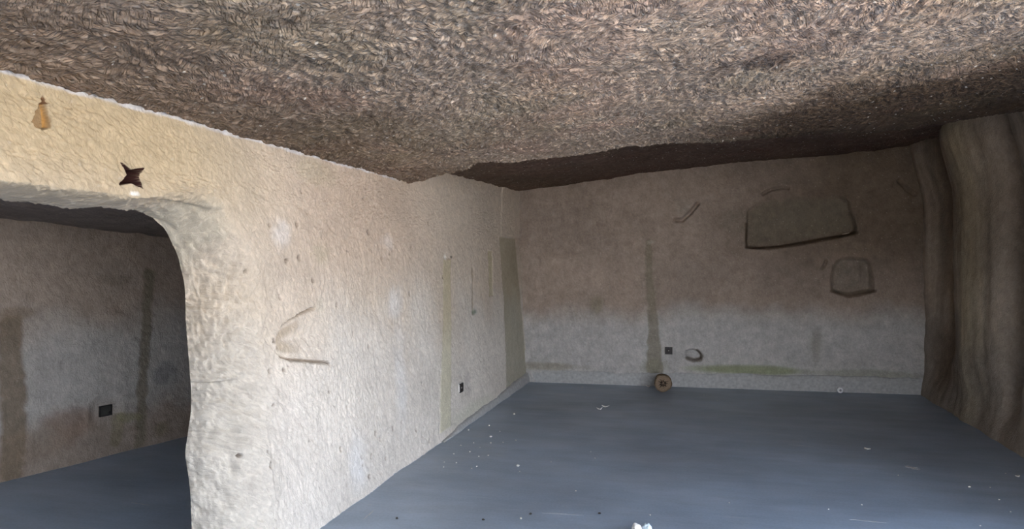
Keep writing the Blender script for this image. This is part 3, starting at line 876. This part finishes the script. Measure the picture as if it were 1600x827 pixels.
y, z = on_left(719, 606)
socket((left_x(z) + 0.006, y, z), math.radians(90), 'small black wall socket low on the pale left wall', 0.10, 0.088)
x, z = on_back(1045, 548)
socket((x, back_y(x) - 0.006, z), 0, 'small black wall socket low on the back wall beside the damp streak', 0.095, 0.095)

# empty box in the chamber wall
y, z = on_chamber(163, 642)
ang = math.atan2(1, 0.235) - math.pi / 2
t = empty('wall_box', (chamber_x(y) + 0.01, y, z), 'empty dark square wall box in the side chamber seen through the arch', 'wall box', rz=math.radians(90) - 0.23)
bm = bmesh.new(); w, h2, b = 0.108, 0.088, 0.006
for lo, hi in [((-w/2, -0.008, -h2/2), (-w/2+b, 0.06, h2/2)), ((w/2-b, -0.008, -h2/2), (w/2, 0.06, h2/2)), ((-w/2, -0.008, h2/2-b), (w/2, 0.06, h2/2)), ((-w/2, -0.008, -h2/2), (w/2, 0.06, -h2/2+b))]:
    add_box(bm, lo, hi)
bm_obj('rim', bm, M_BLACK, t)
bm = bmesh.new(); add_box(bm, (-w/2+b, 0.002, -h2/2+b), (w/2-b, 0.06, h2/2-b)); bm_obj('back_plate', bm, plain_mat('box_inside', (0.05, 0.05, 0.045), 0.8), t)
bm = bmesh.new(); lathe(bm, [(0.010, -0.004), (0.010, 0.004), (0, 0.004)], 12)
k = bm_obj('cable_stub', bm, M_BLACK, t, True); k.location = (0.035, 0.0, -0.02)

# ------------------------------------------------------------------ log end leaning on the back wall
def log_mat():
    m, N, L, B = new_mat('weathered_wood_end')
    B.inputs['Roughness'].default_value = 0.9
    tc = N.new('ShaderNodeTexCoord'); w = N.new('ShaderNodeTexWave'); w.wave_type = 'RINGS'; w.rings_direction = 'Y'
    w.inputs['Scale'].default_value = 28; w.inputs['Distortion'].default_value = 3.5; w.inputs['Detail'].default_value = 3; w.inputs['Detail Scale'].default_value = 3
    L.new(tc.outputs['Object'], w.inputs['Vector'])
    r = N.new('ShaderNodeValToRGB'); r.color_ramp.elements[0].color = (0.10, 0.065, 0.04, 1); r.color_ramp.elements[1].color = (0.30, 0.22, 0.15, 1)
    L.new(w.outputs['Fac'], r.inputs[0]); L.new(r.outputs[0], B.inputs['Base Color'])
    return m
M_LOG = log_mat(); M_BARK = plain_mat('bark', (0.14, 0.105, 0.07), 0.95, 0.4, 40, 0.8, 0.1)
lx, ly_ = on_floor(1036, 612)
LR = 0.108
t = empty('log_round', (lx, ly_, 0.0), 'round brown weathered log end with cracked centre lying against the back wall', 'log', rz=0.08)
def log_ring(n=40, k=1.0, seed=3):
    r = random.Random(seed); ph = [r.uniform(0, 6.28) for _ in range(3)]
    return [LR * k * (1 + 0.03 * math.sin(3 * a + ph[0]) + 0.02 * math.sin(5 * a + ph[1]) + 0.012 * math.sin(11 * a + ph[2])) for a in [2 * math.pi * i / n for i in range(n)]]
def ringbm(bm, specs, n=40, close=(True, True)):
    rings = []
    for k, y0 in specs:
        rr = log_ring(n, k)
        rings.append([bm.verts.new((rr[i] * math.cos(2*math.pi*i/n), y0, LR * 1.0 + rr[i] * math.sin(2*math.pi*i/n))) for i in range(n)])
    for A, B_ in zip(rings[:-1], rings[1:]):
        for i in range(n): bm.faces.new((A[i], A[(i+1) % n], B_[(i+1) % n], B_[i]))
    if close[0]: bm.faces.new(rings[0])
    if close[1]: bm.faces.new(rings[-1])
bm = bmesh.new(); ringbm(bm, [(0.86, -0.035), (0.88, -0.052), (0.86, -0.058), (0.6, -0.060), (0.35, -0.057), (0.27, -0.040), (0.12, -0.030)], close=(False, True))
bm_obj('cut_face', bm, M_LOG, t)
bm = bmesh.new(); ringbm(bm, [(0.87, -0.050), (0.92, -0.056), (0.99, -0.052), (1.0, -0.03), (1.0, 0.04), (0.97, 0.055), (0.5, 0.06)], close=(False, True))
bm_obj('bark', bm, M_BARK, t)
cr = random.Random(9)
bm = bmesh.new()
for i in range(9):       # radial cracks standing as dark splinters
    a = 2 * math.pi * i / 9 + cr.uniform(-.2, .2); r0, r1 = cr.uniform(0.008, 0.03), cr.uniform(0.05, 0.09); w = cr.uniform(0.004, 0.011)
    c, s = math.cos(a), math.sin(a)
    vs_ = [bm.verts.new((c * q - s * ww, yy_, LR + s * q + c * ww)) for q, ww in ((r0, -w), (r0, w), (r1, 0.001)) for yy_ in (-0.0625, -0.05)]
    A0, A1, B0, B1, C0, C1 = vs_
    for f in ((A0, B0, C0), (A1, C1, B1), (A0, A1, B1, B0), (B0, B1, C1, C0), (C0, C1, A1, A0)): bm.faces.new(f)
bm_obj('cracks', bm, plain_mat('crack_dark', (0.035, 0.022, 0.014), 0.95), t)

# ------------------------------------------------------------------ litter
M_WHITE = plain_mat('white_plastic', (0.90, 0.91, 0.92), 0.5, 0.05, 30)
M_PALEB = plain_mat('pale_blue_tissue', (0.62, 0.74, 0.80), 0.8, 0.08, 30)
M_PAPER = plain_mat('white_tissue', (0.86, 0.86, 0.82), 0.85, 0.05, 30)
M_CRUMB = plain_mat('plaster_crumb', (0.74, 0.72, 0.66), 0.95, 0.12, 90, 0.5, 0.1)
M_DCRUMB = plain_mat('dark_crumb', (0.05, 0.045, 0.04), 0.95, 0.2, 90)
M_CAPG = plain_mat('grey_cap_centre', (0.30, 0.31, 0.33), 0.6, 0.1, 60)

x, y = on_floor(1313, 614.5)
t = empty('bottle_cap', (x, y, 0.0), 'small round white cap with grey centre standing against the back wall', 'cap', rz=0.15)
bm = bmesh.new(); lathe(bm, [(0.014, -0.010), (0.016, -0.014), (0.029, -0.014), (0.035, -0.008), (0.035, 0.008), (0.030, 0.012), (0.0, 0.012)], 28)
o = bm_obj('rim', bm, M_WHITE, t, True); o.location.z = 0.035
bm = bmesh.new(); lathe(bm, [(0.0145, 0.0), (0.0145, -0.0105), (0.010, -0.0115), (0.0, -0.0115)], 20)
o = bm_obj('centre', bm, M_CAPG, t, True); o.location.z = 0.035

def lump(bm, c, r, seed, sub=3, rough=0.25, fold=9.0):
    q = bmesh.ops.create_icosphere(bm, subdivisions=sub, radius=1.0)
    R = random.Random(seed); ax = [Vector((R.uniform(-1, 1), R.uniform(-1, 1), R.uniform(-1, 1))).normalized() for _ in range(5)]
    ph = [R.uniform(0, 6.28) for _ in ax]
    for v in q['verts']:
        n = v.co.normalized(); k = 1.0
        for a, p in zip(ax, ph):
            k += rough * 0.45 * (abs(math.sin(fold * 0.35 * n.dot(a) + p)) - 0.5)
        v.co = Vector((c[0] + n.x * r[0] * k, c[1] + n.y * r[1] * k, c[2] + n.z * r[2] * k))
    for v in q['verts']:
        v.co.z = max(v.co.z, 0.0008)

x, y = on_floor(1003, 836)
t = empty('crumpled_tissue', (x, y, 0.0), 'crumpled white and pale blue tissue on the floor at the bottom of the photo', 'tissue', rz=YAW)
bm = bmesh.new(); lump(bm, (-0.030, 0, 0.026), (0.028, 0.032, 0.034), 3, 4, 0.35, 8); bm_obj('white_wad', bm, M_PAPER, t, True)
bm = bmesh.new(); lump(bm, (0.030, 0.004, 0.024), (0.024, 0.030, 0.033), 8, 4, 0.45, 12); bm_obj('blue_wad', bm, M_PALEB, t, True)
bm = bmesh.new(); lump(bm, (0.003, 0.000, 0.016), (0.022, 0.022, 0.024), 12, 4, 0.5, 12); bm_obj('twisted_middle', bm, plain_mat('greyish_tissue', (0.55, 0.57, 0.62), .85), t, True)

def scrap(px, py, sx, sy_, rz, seed, name, label, mat, cat='scrap', hgt=0.012, group=None):
    """torn flake: curled thin slab with real thickness"""
    x, y = on_floor(px, py); R = random.Random(seed)
    bm = bmesh.new(); n = 9
    def outline(k, z, cz):
        return [bm.verts.new((math.cos(2*math.pi*i/n) * sx/2 * q[i] * k, math.sin(2*math.pi*i/n) * sy_/2 * q[i] * k, z + cz * (math.cos(2*math.pi*i/n)) ** 2)) for i in range(n)]
    q = [R.uniform(0.65, 1.15) for _ in range(n)]
    a = outline(1.0, 0.0005, hgt); b_ = outline(0.97, 0.004, hgt); cb = bm.verts.new((0, 0, 0.0005)); ct = bm.verts.new((0, 0, 0.004 + hgt * 0.1))
    for i in range(n):
        j = (i + 1) % n
        bm.faces.new((a[i], a[j], b_[j], b_[i])); bm.faces.new((cb, a[j], a[i])); bm.faces.new((ct, b_[i], b_[j]))
    o = bm_obj(name, bm, mat)
    o.location = (x, y, 0); o.rotation_euler = (0, 0, rz)
    o['label'] = label; o['category'] = cat
    if group: o['group'] = group
    return o
scrap(937, 640, 0.085, 0.06, 0.3, 1, 'paper_scrap', 'larger torn white scrap on the grey floor in front of the back wall', M_WHITE, hgt=0.02)
scrap(946, 636, 0.085, 0.05, -0.2, 2, 'paper_scrap', 'thinner pale scrap touching the larger scrap in front of the back wall', M_PAPER, hgt=0.015)
scrap(1013, 605, 0.075, 0.05, 0.1, 3, 'plaster_flake', 'pale plaster flake on the floor just left of the log end', M_CRUMB, hgt=0.02)
scrap(1356, 702, 0.07, 0.028, -0.5, 4, 'plaster_flake', 'bent pale flake on the dark floor right of centre', M_CRUMB, hgt=0.006)
scrap(1590, 745, 0.04, 0.03, 0.2, 6, 'plaster_flake', 'pale flake on the floor at the right edge of the photo', M_CRUMB, hgt=0.006)

def crumb_mesh(seed, mat):
    bm = bmesh.new()
    q = bmesh.ops.create_icosphere(bm, subdivisions=1, radius=1.0)
    R = random.Random(seed)
    for v in q['verts']:
        v.co *= R.uniform(0.7, 1.15); v.co.z *= 0.7
    me = bpy.data.meshes.new('crumb')
    mz = min(v.co.z for v in bm.verts)
    for v in bm.verts: v.co.z -= mz
    bm.to_mesh(me); bm.free(); me.materials.append(mat)
    return me
CM = [crumb_mesh(s, M_CRUMB) for s in range(5)]
DM = [crumb_mesh(s + 9, M_DCRUMB) for s in range(2)]
def crumb(px, py, size, label, group=None, dark=False, i=0, name='plaster_crumb'):
    x, y = on_floor(px, py)
    o = bpy.data.objects.new(name, (DM if dark else CM)[i % (2 if dark else 5)])
    COL.objects.link(o)
    o.location = (x, y, 0); o.scale = (size, size * 0.8, size * 0.8); o.rotation_euler = (0, 0, i * 1.7)
    o['label'] = label; o['category'] = 'crumb'
    if group: o['group'] = group
crumb(809, 730, 0.017, 'largest white crumb on the open floor, left of centre', i=0)
crumb(803, 648, 0.018, 'white crumb nearest the far left corner of the floor', i=1)
crumb(767, 684, 0.016, 'white crumb in the middle of the crumbs beside the left wall', i=2)
crumb(732, 673, 0.013, 'white crumb lying right at the foot of the left wall', i=3)
G1 = 'tiny pale crumbs scattered beside the left wall'
L1 = 'tiny pale plaster crumb on the floor beside the left wall'
for i, (px, py) in enumerate([(764, 666), (734, 707), (763, 713), (806, 689), (767, 693), (781, 675), (748, 714), (812, 738), (713, 724), (737, 733), (745, 730), (709, 710), (693, 731), (786, 692), (750, 700), (740, 693), (694, 723), (720, 697)]):
    crumb(px, py, 0.009 if i < 5 else 0.0065, L1, G1, i=i)
G2 = 'tiny pale crumbs on the open floor at the centre and right'
LB = ['pale crumb near the back wall, left of the log end', 'pale crumb a step in front of the back wall, right of the log end', 'pale crumb further out from the back wall, right of the log end',
      'pale crumb at the back wall between the log end and the white cap', 'pale crumb just right of the small white cap', 'pale crumb among the dark crumbs left of the crumpled tissue',
      'tiny pale crumb above and left of the crumpled tissue', 'tiny pale crumb right of the largest white crumb, level with it', 'tiny pale crumb on the middle floor, left of the photo centreline of the back wall',
      'tiny pale crumb on the near floor above the long scratch', 'tiny pale crumb left of the crumbs by the right wall', 'tiny pale crumb below the left end of the crumbs by the right wall',
      'tiny pale crumb in the right floor, third from the right edge', 'tiny pale crumb on the right floor below the flake at the edge', 'tiny pale crumb near the bottom right corner of the photo',
      'tiny pale crumb lowest of those at the bottom right', 'tiny pale crumb just left of the flake at the right edge', 'tiny pale crumb left of the long scratch on the near floor',
      'tiny pale crumb halfway between tissue and scratch', 'tiny pale crumb directly behind the crumpled tissue', 'tiny pale crumb near the centre of the floor']
for i, (px, py) in enumerate([(910, 606), (1100, 618), (1121, 627), (1186, 607), (1330, 613), (814, 812), (900, 768), (861, 723), (923, 707), (1347, 790), (1404, 744), (1515, 762), (1548, 763), (1562, 782), (1580, 801), (1532, 826 - 3), (1572, 741), (1295, 797), (1140, 787), (1016, 806), (930, 717)]):
    crumb(px, py, 0.010 if i in (0, 3, 5, 11) else 0.0065, LB[i], G2, i=i)
G3 = 'dark crumbs on the near floor'
for i, (px, py) in enumerate([(937, 804), (829, 805), (755, 814), (620, 812)]):
    crumb(px, py, 0.012, ['dark crumb left of the crumpled tissue', 'dark crumb between the tissue and the left wall', 'second dark crumb counted from the left wall foot', 'dark crumb nearest the left wall foot'][i], dark=True, i=i, name='dark_crumb')

def scuff(px0, py0, px1, py1, w, label):
    a = Vector((*on_floor(px0, py0), 0)); b = Vector((*on_floor(px1, py1), 0)); R = random.Random(int(px0))
    d = (b - a); n = Vector((-d.y, d.x, 0)).normalized(); k = 14
    bm = bmesh.new(); L_, R_ = [], []
    for i in range(k + 1):
        p = a + d * i / k + n * R.uniform(-1, 1) * w * 0.4; ww = w * (0.25 + 0.75 * math.sin(math.pi * i / k)) * R.uniform(.5, 1)
        L_.append(bm.verts.new(p + n * ww / 2 + Vector((0, 0, 0.0006)))); R_.append(bm.verts.new(p - n * ww / 2 + Vector((0, 0, 0.0006))))
    L2_ = [bm.verts.new((v.co.x, v.co.y, 0)) for v in L_]; R2_ = [bm.verts.new((v.co.x, v.co.y, 0)) for v in R_]
    for i in range(k):
        bm.faces.new((L_[i], L_[i+1], R_[i+1], R_[i])); bm.faces.new((L2_[i], L_[i], L_[i+1], L2_[i+1])[::-1]); bm.faces.new((R2_[i], R_[i], R_[i+1], R2_[i+1]))
    o = bm_obj('chalk_scuff', bm, M_SCUFF); o['label'] = label; o['category'] = 'scuff mark'
M_SCUFF = plain_mat('chalky_scuff', (0.50, 0.51, 0.50), 0.95, 0.25, 200)
scuff(1328, 812, 1386, 818, 0.012, 'long thin pale scratch on the near floor at the right')
scuff(1232, 695, 1272, 698, 0.010, 'short thin pale scratch on the floor right of centre')
scuff(1419, 728, 1435, 735, 0.06, 'pale blurred smudge on the dark floor towards the right wall')
scuff(205, 786, 232, 790, 0.010, 'faint pale scratch on the side chamber floor')
scuff(847, 802, 912, 806, 0.008, 'faint pale scratch left of the crumpled tissue')
scuff(568, 812, 584, 798, 0.010, 'pale scratch on the near floor beside the left wall')
